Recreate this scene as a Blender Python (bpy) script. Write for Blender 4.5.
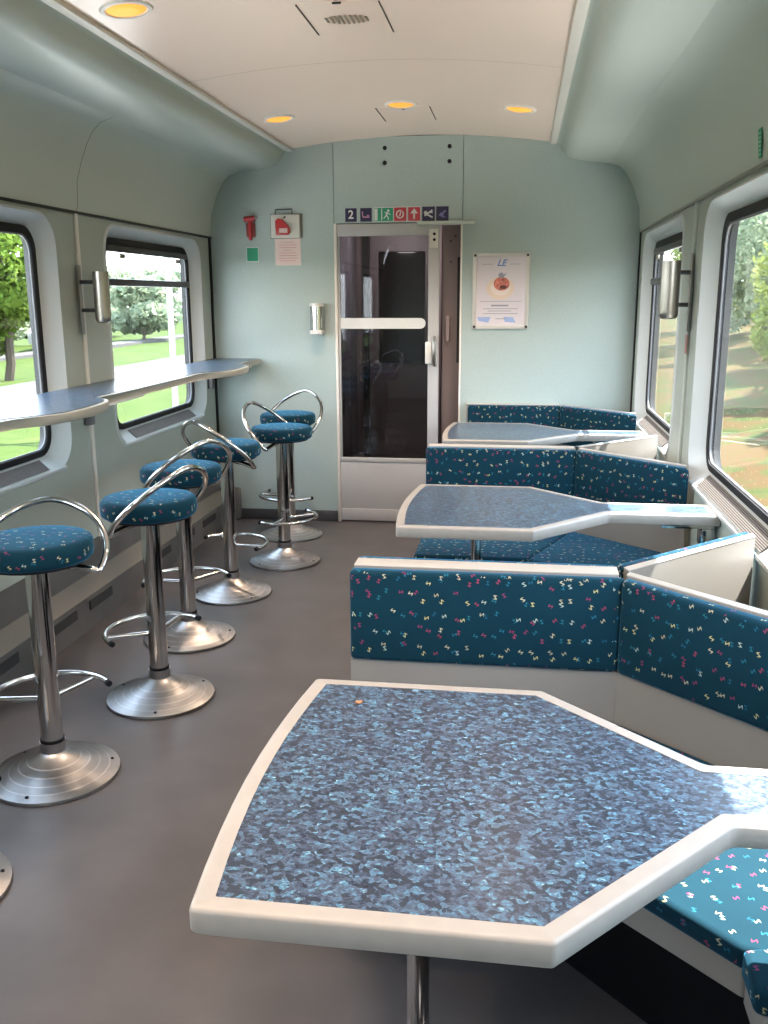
import bpy, bmesh, math, random
from mathutils import Vector, Matrix
random.seed(7)
sc = bpy.context.scene
for o in list(bpy.data.objects): bpy.data.objects.remove(o)
C = sc.collection
rad = math.radians
# ---------------------------------------------------------------- camera, world, sun, exposure
YAW, PIT, ROL, FPX = rad(8.33), rad(13.19), rad(-.26), 918.0
fw = Vector((-math.sin(YAW)*math.cos(PIT), math.cos(YAW)*math.cos(PIT), -math.sin(PIT)))
rt = Vector((math.cos(YAW), math.sin(YAW), 0)); up = rt.cross(fw)
rt, up = math.cos(ROL)*rt+math.sin(ROL)*up, -math.sin(ROL)*rt+math.cos(ROL)*up
cd = bpy.data.cameras.new('camera'); cam = bpy.data.objects.new('camera', cd); C.objects.link(cam)
cam.matrix_world = Matrix(((rt.x, up.x, -fw.x, 0), (rt.y, up.y, -fw.y, 0), (rt.z, up.z, -fw.z, 1.5), (0, 0, 0, 1)))
cd.sensor_fit = 'VERTICAL'; cd.sensor_height = 24; cd.lens = FPX*24/1024; cd.clip_start = .02; cd.clip_end = 600
sc.camera = cam
w = bpy.data.worlds.new('hazy sky'); sc.world = w; w.use_nodes = True
nt = w.node_tree; bg = nt.nodes['Background']
tc = nt.nodes.new('ShaderNodeTexCoord'); sp = nt.nodes.new('ShaderNodeSeparateXYZ'); cr = nt.nodes.new('ShaderNodeValToRGB')
nt.links.new(tc.outputs['Generated'], sp.inputs[0]); nt.links.new(sp.outputs['Z'], cr.inputs[0]); nt.links.new(cr.outputs[0], bg.inputs[0])
cr.color_ramp.elements[0].position = 0; cr.color_ramp.elements[0].color = (.90, .95, 1, 1)
cr.color_ramp.elements[1].position = .9; cr.color_ramp.elements[1].color = (.50, .70, 1, 1)
bg.inputs[1].default_value = 4.6
sd = bpy.data.lights.new('sun', 'SUN'); sun = bpy.data.objects.new('sun', sd); C.objects.link(sun)
sd.energy = 17; sd.angle = rad(.6); sd.color = (1, .95, .87)
sun.rotation_euler = Vector((-.453, -.36, -1)).to_track_quat('-Z', 'Y').to_euler(); sun.location = (6, 5, 12)
sc.view_settings.view_transform = 'Standard'; sc.view_settings.look = 'None'
sc.view_settings.exposure = 1.45; sc.view_settings.gamma = 1; sc.view_settings.use_curve_mapping = False
sc.cycles.max_bounces = 10; sc.cycles.diffuse_bounces = 6; sc.cycles.glossy_bounces = 4
sc.cycles.transmission_bounces = 8; sc.cycles.transparent_max_bounces = 12
sc.cycles.sample_clamp_indirect = 6; sc.cycles.use_denoising = True; sc.cycles.caustics_reflective = False; sc.cycles.caustics_refractive = False

# ---------------------------------------------------------------- materials
def node(nt, t, **k):
    n = nt.nodes.new(t)
    for a, b in k.items(): setattr(n, a, b)
    return n
def mat(name, col, rough=.5, metal=0, noise=None, nscale=40, bump=0, bscale=200, spec=.5, coat=0, aniso=0):
    m = bpy.data.materials.new(name); m.use_nodes = True; nt = m.node_tree; b = nt.nodes['Principled BSDF']
    b.inputs['Base Color'].default_value = (*col, 1); b.inputs['Roughness'].default_value = rough
    b.inputs['Metallic'].default_value = metal; b.inputs['Specular IOR Level'].default_value = spec
    b.inputs['Coat Weight'].default_value = coat; b.inputs['Anisotropic'].default_value = aniso
    t = node(nt, 'ShaderNodeTexCoord')
    if noise:
        n = node(nt, 'ShaderNodeTexNoise'); n.inputs['Scale'].default_value = nscale; n.inputs['Detail'].default_value = 4
        nt.links.new(t.outputs['Object'], n.inputs['Vector'])
        r = node(nt, 'ShaderNodeValToRGB'); r.color_ramp.elements[0].position = .35; r.color_ramp.elements[1].position = .65
        r.color_ramp.elements[0].color = (*[c*(1-noise) for c in col], 1); r.color_ramp.elements[1].color = (*[min(1, c*(1+noise)) for c in col], 1)
        nt.links.new(n.outputs['Fac'], r.inputs[0]); nt.links.new(r.outputs[0], b.inputs['Base Color'])
    if bump:
        n = node(nt, 'ShaderNodeTexNoise'); n.inputs['Scale'].default_value = bscale; n.inputs['Detail'].default_value = 3
        nt.links.new(t.outputs['Object'], n.inputs['Vector'])
        bp = node(nt, 'ShaderNodeBump'); bp.inputs['Strength'].default_value = bump; bp.inputs['Distance'].default_value = .002
        nt.links.new(n.outputs['Fac'], bp.inputs['Height']); nt.links.new(bp.outputs[0], b.inputs['Normal'])
    return m
def emis(name, col, s):
    m = bpy.data.materials.new(name); m.use_nodes = True; b = m.node_tree.nodes['Principled BSDF']
    b.inputs['Base Color'].default_value = (*col, 1); b.inputs['Emission Color'].default_value = (*col, 1); b.inputs['Emission Strength'].default_value = s
    return m
def M(nt, op, a, b=None, c=None):
    n = node(nt, 'ShaderNodeMath', operation=op)
    for i, v in enumerate((a, b, c)):
        if v is None: continue
        if isinstance(v, (int, float)): n.inputs[i].default_value = v
        else: nt.links.new(v, n.inputs[i])
    return n.outputs[0]
def fabric():
    m = bpy.data.materials.new('patterned upholstery'); m.use_nodes = True; nt = m.node_tree; b = nt.nodes['Principled BSDF']
    uv = node(nt, 'ShaderNodeUVMap')
    mp = node(nt, 'ShaderNodeMapping'); nt.links.new(uv.outputs[0], mp.inputs[0])
    col_out = None
    base = node(nt, 'ShaderNodeTexNoise'); base.inputs['Scale'].default_value = 9; nt.links.new(uv.outputs[0], base.inputs['Vector'])
    br = node(nt, 'ShaderNodeValToRGB'); br.color_ramp.elements[0].color = (.001, .021, .037, 1); br.color_ramp.elements[1].color = (.001, .030, .049, 1)
    nt.links.new(base.outputs['Fac'], br.inputs[0]); col_out = br.outputs[0]
    for layer, (off, cols) in enumerate((((0, 0, 0), ((.36, .35, .18), (.28, .36, .33), (.22, .04, .09), (.36, .35, .25), (.012, .11, .17))),
                                         ((13.37, 5.21, 0), ((.20, .035, .08), (.012, .11, .16), (.008, .08, .14), (.30, .29, .20), (.17, .03, .09))))):
        mp = node(nt, 'ShaderNodeMapping'); nt.links.new(uv.outputs[0], mp.inputs[0]); mp.inputs['Location'].default_value = off
        v = node(nt, 'ShaderNodeTexVoronoi', voronoi_dimensions='2D', feature='F1'); S = 21.5
        v.inputs['Scale'].default_value = S; v.inputs['Randomness'].default_value = .6
        nt.links.new(mp.outputs[0], v.inputs['Vector'])
        d = node(nt, 'ShaderNodeVectorMath', operation='SUBTRACT'); nt.links.new(mp.outputs[0], d.inputs[0]); nt.links.new(v.outputs['Position'], d.inputs[1])
        cs = node(nt, 'ShaderNodeSeparateColor'); nt.links.new(v.outputs['Color'], cs.inputs[0])
        ang = M(nt, 'MULTIPLY', M(nt, 'SUBTRACT', cs.outputs[0], .5), 3.0)
        vr = node(nt, 'ShaderNodeVectorRotate', rotation_type='Z_AXIS'); nt.links.new(d.outputs[0], vr.inputs['Vector']); nt.links.new(ang, vr.inputs['Angle'])
        s = node(nt, 'ShaderNodeSeparateXYZ'); nt.links.new(vr.outputs[0], s.inputs[0])
        L = .0058
        wav = M(nt, 'MULTIPLY', M(nt, 'SINE', M(nt, 'MULTIPLY', s.outputs[0], 620)), .0035)
        yy = M(nt, 'ABSOLUTE', M(nt, 'SUBTRACT', s.outputs[1], wav))
        mask = M(nt, 'MULTIPLY', M(nt, 'LESS_THAN', yy, .0025), M(nt, 'LESS_THAN', M(nt, 'ABSOLUTE', s.outputs[0]), L))
        r = node(nt, 'ShaderNodeValToRGB'); r.color_ramp.interpolation = 'CONSTANT'
        e = r.color_ramp.elements
        while len(e) < 5: e.new(.5)
        for i in range(5): e[i].position = i*.2; e[i].color = (*cols[i], 1)
        nt.links.new(cs.outputs[1], r.inputs[0])
        mx = node(nt, 'ShaderNodeMix', data_type='RGBA'); nt.links.new(mask, mx.inputs['Factor']); nt.links.new(col_out, mx.inputs['A']); nt.links.new(r.outputs[0], mx.inputs['B'])
        col_out = mx.outputs['Result']
    nt.links.new(col_out, b.inputs['Base Color'])
    b.inputs['Roughness'].default_value = .9; b.inputs['Specular IOR Level'].default_value = .2; b.inputs['Sheen Weight'].default_value = .5; b.inputs['Sheen Roughness'].default_value = .35; b.inputs['Sheen Tint'].default_value = (.10, .45, .80, 1)
    n = node(nt, 'ShaderNodeTexNoise'); n.inputs['Scale'].default_value = 500; nt.links.new(uv.outputs[0], n.inputs['Vector'])
    bp = node(nt, 'ShaderNodeBump'); bp.inputs['Strength'].default_value = .3; bp.inputs['Distance'].default_value = .001
    nt.links.new(n.outputs['Fac'], bp.inputs['Height']); nt.links.new(bp.outputs[0], b.inputs['Normal'])
    return m
def laminate():
    m = bpy.data.materials.new('blue flake laminate'); m.use_nodes = True; nt = m.node_tree; b = nt.nodes['Principled BSDF']
    t = node(nt, 'ShaderNodeTexCoord'); nz = node(nt, 'ShaderNodeTexNoise'); nz.inputs['Scale'].default_value = 60; nt.links.new(t.outputs['Object'], nz.inputs['Vector'])
    mixv = node(nt, 'ShaderNodeMix', data_type='VECTOR'); mixv.inputs['Factor'].default_value = .012
    nt.links.new(t.outputs['Object'], mixv.inputs['A']); nt.links.new(nz.outputs['Color'], mixv.inputs['B'])
    mp = node(nt, 'ShaderNodeMapping'); mp.inputs['Scale'].default_value = (1, 1.25, 1); nt.links.new(mixv.outputs['Result'], mp.inputs[0])
    v = node(nt, 'ShaderNodeTexVoronoi'); v.inputs['Scale'].default_value = 115; nt.links.new(mp.outputs[0], v.inputs['Vector'])
    v2 = node(nt, 'ShaderNodeTexVoronoi'); v2.inputs['Scale'].default_value = 270; nt.links.new(mp.outputs[0], v2.inputs['Vector'])
    cs = node(nt, 'ShaderNodeSeparateColor'); nt.links.new(v.outputs['Color'], cs.inputs[0]); c2 = node(nt, 'ShaderNodeSeparateColor'); nt.links.new(v2.outputs['Color'], c2.inputs[0])
    f = M(nt, 'ADD', M(nt, 'MULTIPLY', cs.outputs[0], .62), M(nt, 'MULTIPLY', c2.outputs[0], .38))
    r = node(nt, 'ShaderNodeValToRGB'); e = r.color_ramp.elements
    stops = [(0, (.010, .013, .024)), (.22, (.026, .036, .060)), (.42, (.052, .074, .118)), (.6, (.068, .100, .150)), (.78, (.075, .155, .240)), (.92, (.10, .26, .36)), (1, (.28, .46, .54))]
    while len(e) < len(stops): e.new(.5)
    for i, (p, c) in enumerate(stops): e[i].position = p; e[i].color = (*c, 1)
    nt.links.new(f, r.inputs[0])
    mx = node(nt, 'ShaderNodeMix', data_type='RGBA'); nt.links.new(M(nt, 'GREATER_THAN', cs.outputs[1], .8), mx.inputs['Factor']); nt.links.new(r.outputs[0], mx.inputs['A']); mx.inputs['B'].default_value = (.026, .036, .055, 1)
    nt.links.new(mx.outputs['Result'], b.inputs['Base Color']); b.inputs['Roughness'].default_value = .28; b.inputs['Specular IOR Level'].default_value = .5
    return m
def glass(name, tint, dark=0):
    m = bpy.data.materials.new(name); m.use_nodes = True; nt = m.node_tree; nt.nodes.remove(nt.nodes['Principled BSDF']); out = nt.nodes['Material Output']
    tr = node(nt, 'ShaderNodeBsdfTransparent'); tr.inputs[0].default_value = (*tint, 1)
    gl = node(nt, 'ShaderNodeBsdfGlossy'); gl.inputs['Roughness'].default_value = .02
    lw = node(nt, 'ShaderNodeLayerWeight'); lw.inputs[0].default_value = .5
    fr = M(nt, 'ADD', M(nt, 'MULTIPLY', M(nt, 'POWER', lw.outputs['Facing'], 5), .9), .05)
    mx = node(nt, 'ShaderNodeMixShader'); nt.links.new(fr, mx.inputs[0]); nt.links.new(tr.outputs[0], mx.inputs[1]); nt.links.new(gl.outputs[0], mx.inputs[2])
    nt.links.new(mx.outputs[0], out.inputs[0])
    return m
W_WALL = mat('sage wall laminate', (.40, .44, .395), .42, bump=.05, bscale=120)
W_PANEL = mat('sage glossy coving', (.54, .585, .53), .36)
W_FAR = mat('speckled mint laminate', (.39, .465, .445), .5, noise=.05, nscale=160)
W_REV = mat('pale window surround', (.57, .60, .60), .4)
W_LOW = mat('dark kick plate', (.105, .098, .090), .6, noise=.06, nscale=8)
W_LEDGE = mat('tan ledge', (.17, .15, .125), .5)
CEIL = mat('cream ceiling', (.95, .75, .64), .25)
TRIM = mat('cream trim', (.78, .73, .67), .4)
SEAM = mat('dark seam', (.03, .03, .03), .7)
BEIGE = mat('beige bench shell', (.235, .215, .195), .45, noise=.02, nscale=6)
RIM = mat('cream table rim', (.36, .325, .29), .38, noise=.03, nscale=25, bump=.05, bscale=60)
LAM = laminate(); FAB = fabric()
SHELFRIM = mat('grey beige shelf edge', (.36, .35, .31), .4)
BLACK = mat('black rubber', (.010, .010, .012), .6, spec=.2)
DARKM = mat('dark frame metal', (.07, .07, .075), .35, metal=.6)
BEAD = mat('dull grey bead', (.16, .16, .165), .6)
RAILM = mat('pale bench rail', (.46, .43, .39), .4)
CHROME = mat('chrome tube', (.60, .59, .58), .12, metal=1)
STEEL = mat('brushed steel', (.36, .325, .29), .3, metal=1, aniso=.6)
ALU = mat('spun aluminium', (.42, .405, .40), .33, metal=1, noise=.05, nscale=30, aniso=.7)
GROOVE = mat('pale groove', (.58, .57, .56), .4, metal=.8)
FLOOR = mat('grey brown vinyl floor', (.092, .085, .086), .42, noise=.10, nscale=5, bump=.08, bscale=300)
UNDER_SHADE = mat('underseat shade black', (.006, .006, .007), .9, spec=.1)  # near-black colour painted in for the shade below the seats
GRILLE = mat('grey brown grille', (.20, .175, .165), .5)
WHITE = mat('white paint', (.70, .70, .68), .35)
DOORM = mat('pale grey door', (.46, .45, .45), .4)
BROWN = mat('mauve brown vestibule wall', (.27, .21, .20), .5)
VDARK = mat('dark vestibule glass', (.02, .015, .015), .15)
RED = mat('red plastic', (.45, .03, .035), .35)
GREEN = mat('green print', (.02, .30, .16), .5)
NAVY = mat('navy print', (.02, .015, .06), .5)
REDP = mat('red print', (.50, .05, .06), .5)
PAPER = mat('pale paper', (.66, .63, .64), .6)
PINKP = mat('pinkish notice paper', (.74, .58, .55), .6)
INK = mat('grey ink', (.30, .30, .36), .6); BLUEP = mat('blue print', (.10, .22, .50), .6)
LAMP = emis('warm lamp diffuser', (.95, .36, .05), .42)
GL = glass('clear window glass', (.90, .93, .92)); GLD = glass('smoky door glass', (.55, .55, .57))

# ---------------------------------------------------------------- mesh helpers
def boxuv(bm, mode=None):
    uv = bm.loops.layers.uv.verify()
    for f in bm.faces:
        n = f.normal
        if mode == 'round':
            c = f.calc_center_median(); a0 = math.atan2(c.y, c.x)
        for l in f.loops:
            p = l.vert.co
            if mode == 'round' and abs(n.z) < .75:
                a = math.atan2(p.y, p.x)
                if a-a0 > math.pi: a -= 2*math.pi
                if a-a0 < -math.pi: a += 2*math.pi
                l[uv].uv = (a*.17, p.z)
            elif abs(n.z) > .7: l[uv].uv = (p.x, p.y)
            else:
                t = Vector((-n.y, n.x, 0)).normalized(); l[uv].uv = (p.dot(t), p.z)
def obj(name, bm, m, parent=None, loc=None, uvmode=None, ang=35):
    bm.normal_update(); boxuv(bm, uvmode)
    me = bpy.data.meshes.new(name); bm.to_mesh(me); bm.free()
    for mm in (m if isinstance(m, (list, tuple)) else [m]): me.materials.append(mm)
    me.shade_smooth(); me.set_sharp_from_angle(angle=rad(ang))
    o = bpy.data.objects.new(name, me); C.objects.link(o)
    if parent: o.parent = parent
    if loc: o.location = loc
    return o
def NB(): return bmesh.new()
def box(bm, x0, x1, y0, y1, z0, z1, bev=0, seg=2, mi=0):
    vs = [bm.verts.new((x, y, z)) for x in (x0, x1) for y in (y0, y1) for z in (z0, z1)]
    fs = [bm.faces.new([vs[i] for i in q]) for q in ((0, 1, 3, 2), (4, 6, 7, 5), (0, 4, 5, 1), (2, 3, 7, 6), (0, 2, 6, 4), (1, 5, 7, 3))]
    for f in fs: f.material_index = mi
    if bev: bmesh.ops.bevel(bm, geom=list({e for f in fs for e in f.edges}), offset=bev, segments=seg, profile=.5, affect='EDGES')
    return bm
def prism(bm, poly, z0, z1, bev=0, seg=2, only=None):
    n = len(poly)
    a = sum(poly[i][0]*poly[(i+1) % n][1]-poly[(i+1) % n][0]*poly[i][1] for i in range(n))
    if a < 0: poly = poly[::-1]
    lo = [bm.verts.new((x, y, z0)) for x, y in poly]; hi = [bm.verts.new((x, y, z1)) for x, y in poly]
    fs = [bm.faces.new(hi), bm.faces.new(lo[::-1])]+[bm.faces.new((lo[i], lo[(i+1) % n], hi[(i+1) % n], hi[i])) for i in range(n)]
    if bev:
        es = list({e for f in fs for e in f.edges})
        if only == 'h': es = [e for e in es if abs(e.verts[0].co.z-e.verts[1].co.z) < 1e-6]
        if only == 'top': es = [e for e in es if min(v.co.z for v in e.verts) > (z0+z1)/2]
        bmesh.ops.bevel(bm, geom=es, offset=bev, segments=seg, profile=.5, affect='EDGES')
    return bm
def tube(bm, pts, r, n=10, caps=True, closed=False):
    pts = [Vector(p) for p in pts]; k = len(pts); rings = []
    prev = None
    for i, p in enumerate(pts):
        if closed: t = (pts[(i+1) % k]-pts[i-1]).normalized()
        else: t = (pts[min(i+1, k-1)]-pts[max(i-1, 0)]).normalized()
        if prev is None:
            a = t.orthogonal().normalized()
        else:
            a = (prev-t*prev.dot(t)).normalized()
        prev = a; b = t.cross(a)
        rings.append([bm.verts.new(p+r*(math.cos(2*math.pi*j/n)*a+math.sin(2*math.pi*j/n)*b)) for j in range(n)])
    for i in range(k if closed else k-1):
        A, B = rings[i], rings[(i+1) % k]
        for j in range(n): bm.faces.new((A[j], A[(j+1) % n], B[(j+1) % n], B[j]))
    if caps and not closed: bm.faces.new(rings[0][::-1]); bm.faces.new(rings[-1])
    return bm
def lathe(bm, prof, n=32, c=(0, 0), mats=None):
    rings = []
    for r, z in prof:
        rings.append([bm.verts.new((c[0]+r*math.cos(2*math.pi*j/n), c[1]+r*math.sin(2*math.pi*j/n), z)) for j in range(n)] if r > 1e-6 else [bm.verts.new((c[0], c[1], z))])
    for i in range(len(rings)-1):
        A, B = rings[i], rings[i+1]
        for j in range(n):
            k = (j+1) % n
            if len(A) == 1 and len(B) == 1: continue
            f = bm.faces.new([A[0], B[k], B[j]][::-1]) if len(A) == 1 else bm.faces.new((A[j], A[k], B[0])) if len(B) == 1 else bm.faces.new((A[j], A[k], B[k], B[j]))
            if mats: f.material_index = mats[i]
    return bm
def cyl(bm, c, axis, r, h, n=16):
    c = Vector(c); a = Vector(axis).normalized(); return tube(bm, [c, c+a*h], r, n)
def xf(bm, mtx): bmesh.ops.transform(bm, matrix=mtx, verts=bm.verts); return bm
def tag(o, label=None, cat=None, group=None, kind=None):
    if label: o['label'] = label
    if cat: o['category'] = cat
    if group: o['group'] = group
    if kind: o['kind'] = kind
    return o
def thing(name, label, cat, loc=(0, 0, 0), rz=0, group=None):
    o = bpy.data.objects.new(name, None); C.objects.link(o); o.location = loc; o.rotation_euler = (0, 0, rz); o.empty_display_size = .1
    return tag(o, label, cat, group)
def structure(name, loc=(0, 0, 0)):
    o = bpy.data.objects.new(name, None); C.objects.link(o); o.location = loc; o.empty_display_size = .1; o['kind'] = 'structure'; return o
def sobj(name, bm, m, **k): return tag(obj(name, bm, m, **k), kind='structure')
def rrect(u0, u1, v0, v1, r, n=6):
    out = []
    for cu, cv, a0 in ((u1-r, v1-r, 0), (u0+r, v1-r, 90), (u0+r, v0+r, 180), (u1-r, v0+r, 270)):
        for i in range(n+1):
            a = rad(a0+90*i/n); out.append((cu+r*math.cos(a), cv+r*math.sin(a)))
    return out
def ringstrip(bm, A, B, mi=0):
    a = [bm.verts.new(p) for p in A]; b = [bm.verts.new(p) for p in B]; n = len(a)
    for i in range(n):
        f = bm.faces.new((a[i], a[(i+1) % n], b[(i+1) % n], b[i])); f.material_index = mi
    return bm
def sheet_with_holes(bm, outer, holes, f3):
    es = []
    for lp in [outer]+holes:
        vs = [bm.verts.new(f3(*p)) for p in lp]
        es += [bm.edges.new((vs[i], vs[(i+1) % len(vs)])) for i in range(len(vs))]
    bmesh.ops.triangle_fill(bm, use_beauty=True, edges=es)
    return bm

# ---------------------------------------------------------------- carriage shell
XC, HW = -.655, 1.37
XL, XR = XC-HW, XC+HW
YB, YF = -1.75, 6.02
ZT = 1.885
WIN = [(3.20, .72, .64, 'window_1'), (5.11, .69, .61, 'window_2'), (1.39, .74, .66, 'window_3'), (-.68, .71, .63, 'window_4')]
# floor
sobj('floor', box(NB(), XL-.05, XR+.05, YB, 7.6, -.06, 0), FLOOR)
for side, sx in (('left', -1), ('right', 1)):
    X = XC+sx*HW
    fx = lambda d: XC+sx*(HW+d)
    holes = [rrect(yc-ho, yc+ho, .76, 1.85, .13) for yc, ho, fo, nm in WIN]
    bm = NB(); sheet_with_holes(bm, [(YB, 0), (YF, 0), (YF, ZT), (YB, ZT)], holes, lambda y, z: (X, y, z))
    wall = sobj('wall_'+side, bm, W_WALL)
    # outer skin
    bm = NB(); sheet_with_holes(bm, [(YB, -.1), (YF+1.6, -.1), (YF+1.6, 2.5), (YB, 2.5)], [rrect(yc-fo, yc+fo, .82, 1.80, .10) for yc, ho, fo, nm in WIN], lambda y, z: (fx(.10), y, z))
    obj('outer_skin', bm, DARKM, wall)
    # pillar cover strips
    for y in (4.13, 2.30, .29):
        obj('cover_strip', box(NB(), min(X, fx(-.012)), max(X, fx(-.012)), y-.013, y+.013, .34, ZT-.004, .003), TRIM if sx < 0 else W_PANEL, wall)
    obj('corner_gap', box(NB(), min(X, fx(-.008)), max(X, fx(-.008)), YF-.035, YF-.002, .2, ZT, 0), BLACK, wall)
    # upper coving panels, in three lengths with seams between
    prof = [(1.355, ZT), (1.368, ZT+.002), (1.36, ZT+.02), (1.352, 2.02), (1.325, 2.10), (1.295, 2.17), (1.262, 2.225), (1.222, 2.262), (1.16, 2.282), (1.02, 2.297), (.955, 2.308), (.905, 2.328), (.880, 2.358), (.868, 2.390), (.848, 2.405), (.835, 2.407)]
    for y0, y1, pr, nm in ((YB, YF, prof[:9], 'coving_panel'), (YB, YF, prof[8:], 'duct_panel')) if sx > 0 else ((YB, .20, prof[:9], 'coving_panel'), (.204, 2.198, prof[:9], 'coving_panel'), (2.202, 4.148, prof[:9], 'coving_panel'), (4.152, YF, prof[:9], 'coving_panel'), (YB, YF, prof[8:], 'duct_panel')):
        bm = NB(); a = [bm.verts.new((XC+sx*d, y0, z)) for d, z in pr]; b = [bm.verts.new((XC+sx*d, y1, z)) for d, z in pr]
        for i in range(len(pr)-1):
            q = (a[i], a[i+1], b[i+1], b[i]); bm.faces.new(q if sx > 0 else q[::-1])
        obj(nm, bm, W_PANEL, wall, ang=60)
    bm = NB(); a = [bm.verts.new((XC+sx*(d+.012), YB, z+.012)) for d, z in prof]; b = [bm.verts.new((XC+sx*(d+.012), YF, z+.012)) for d, z in prof]
    for i in range(len(prof)-1): bm.faces.new((a[i], a[i+1], b[i+1], b[i]))
    obj('coving_backing', bm, SEAM, wall)
    obj('panel_rail', box(NB(), min(fx(-.014), X), max(fx(-.014), X), YB, YF, ZT-.010, ZT+.001), SEAM if sx < 0 else STEEL, wall)
    tr = sobj('trim_1' if sx < 0 else 'trim_2', box(NB(), min(XC+sx*.802, XC+sx*.842), max(XC+sx*.802, XC+sx*.842), YB, YF, 2.396, 2.412, .003), TRIM)
    # kick ledge (left wall only is open to view, right is behind the seats)
    kx = [(0, .36), (.012, .36), (.012, .215), (.06, .165), (.075, .15), (.085, 0.0), (0, 0)]
    bs = structure('baseboard_'+side)
    bm = NB()
    for y0, y1 in ((YB, YF-.03),):
        a = [bm.verts.new((fx(-d), y0, z)) for d, z in kx]; b = [bm.verts.new((fx(-d), y1, z)) for d, z in kx]
        n = len(kx)
        for i in range(n):
            f = bm.faces.new((a[i], a[(i+1) % n], b[(i+1) % n], b[i])); f.material_index = 1 if i in (2, 3) else 0
        bm.faces.new(a); bm.faces.new(b[::-1])
    bmesh.ops.recalc_face_normals(bm, faces=bm.faces)
    obj('kick_ledge', bm, [W_LOW, W_LEDGE], bs)
    for ys in (.5, .9, 1.5, 1.9, 2.45, 2.95, 3.45, 3.82, 4.6, 5.0, 5.4):
        xa, xb = sorted((fx(-.079), fx(-.0835)))
        obj('heater_slot', box(NB(), xa, xb, ys, ys+.24, .085, .128), SEAM, bs)
    # windows
    for i, (yc, ho, fo, nm) in enumerate(WIN):
        win = structure('window_%d' % (i+1+(4 if sx > 0 else 0)))
        P = lambda lp, d: [(fx(d), y, z) for y, z in lp]
        r0 = rrect(yc-ho, yc+ho, .76, 1.85, .13); r1 = rrect(yc-fo, yc+fo, .82, 1.80, .10); r2 = rrect(yc-fo+.035, yc+fo-.035, .846, 1.765, .075)
        lip = rrect(yc-ho-.012, yc+ho+.012, .748, 1.862, .142)
        bm = NB(); ringstrip(bm, P(lip, 0), P(r0, -.008)); ringstrip(bm, P(r0, -.008), P(r1, .055))
        bmesh.ops.recalc_face_normals(bm, faces=bm.faces)
        obj('surround', bm, W_REV, win, ang=60)
        bm = NB(); ringstrip(bm, P(r1, .055), P(r1, .045)); ringstrip(bm, P(r1, .045), P(r2, .045)); ringstrip(bm, P(r2, .045), P(r2, .062)); ringstrip(bm, P(r2, .062), P(r1, .101)); ringstrip(bm, P(r1, .055), P(r1, .101))
        obj('rubber_frame', bm, BLACK, win)
        r3 = rrect(yc-fo+.041, yc+fo-.041, .852, 1.759, .070)
        bm = NB(); ringstrip(bm, P(r2, .050), P(r3, .052)); ringstrip(bm, P(r3, .052), P(r3, .058)); obj('inner_bead', bm, BEAD, win)
        bm = NB(); bm.faces.new([bm.verts.new(p) for p in P(rrect(yc-fo+.032, yc+fo-.032, .845, 1.77, .08), .057)]); obj('pane', bm, GL, win)
        if i == 1:
            xa, xb = sorted((fx(.03), fx(.056)))
            obj('transom_bar', box(NB(), xa, xb, yc-fo+.03, yc+fo-.03, 1.560, 1.597, .006), DARKM, win)
            xa, xb = sorted((fx(.036), fx(.056)))
            obj('vent_latch_rail', box(NB(), xa, xb, yc-fo+.04, yc+fo-.04, 1.730, 1.762, .005), DARKM, win)
            for yy in (yc-.4, yc+.4): obj('latch', box(NB(), min(fx(.03), fx(.045)), max(fx(.03), fx(.045)), yy-.03, yy+.03, 1.70, 1.725, .004), STEEL, win)
        # sloping sill grille: slats over a dark tray
        bm = NB(); gl = ho-.22
        sb = NB(); cs_ = [(-.014, .760), (-.014, .748), (.0, .738), (.056, .785), (.056, .822)]
        va = [sb.verts.new((fx(d), yc-ho+.075, z)) for d, z in cs_]; vb = [sb.verts.new((fx(d), yc+ho-.075, z)) for d, z in cs_]
        for k in range(5): sb.faces.new((va[k], va[(k+1) % 5], vb[(k+1) % 5], vb[k]))
        sb.faces.new(va); sb.faces.new(vb[::-1]); bmesh.ops.recalc_face_normals(sb, faces=sb.faces)
        obj('sill', sb, W_REV, win)
        d0, z0, d1, z1 = -.006, .7670, .044, .8113      # along the sloping sill
        nx, nz = -(z1-z0), (d1-d0); ln = math.hypot(nx, nz); nx /= ln; nz /= ln
        def slab(ya, yb, t0, t1, h):
            q = []
            for t in (t0, t1):
                for hh in (.001, h): q.append((d0+(d1-d0)*t+nx*hh, z0+(z1-z0)*t+nz*hh))
            vs = [bm.verts.new((fx(d), y, z)) for y in (ya, yb) for d, z in q]
            for f in ((0, 1, 3, 2), (4, 6, 7, 5), (0, 4, 5, 1), (2, 3, 7, 6), (1, 5, 7, 3), (0, 2, 6, 4)): bm.faces.new([vs[k] for k in f])
        slab(yc-gl, yc+gl, .04, .96, .0022)
        tray = obj('grille_tray', bm, SEAM, win)
        bm = NB()
        for k in range(9): slab(yc-gl, yc+gl, .05+k*.103, .05+k*.103+.055, .005)
        tag(obj('grille_slats', bm, GRILLE, win), kind='stuff')
        box(bm2 := NB(), 0, .001, 0, .001, 0, .001); bm2.free()
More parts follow.
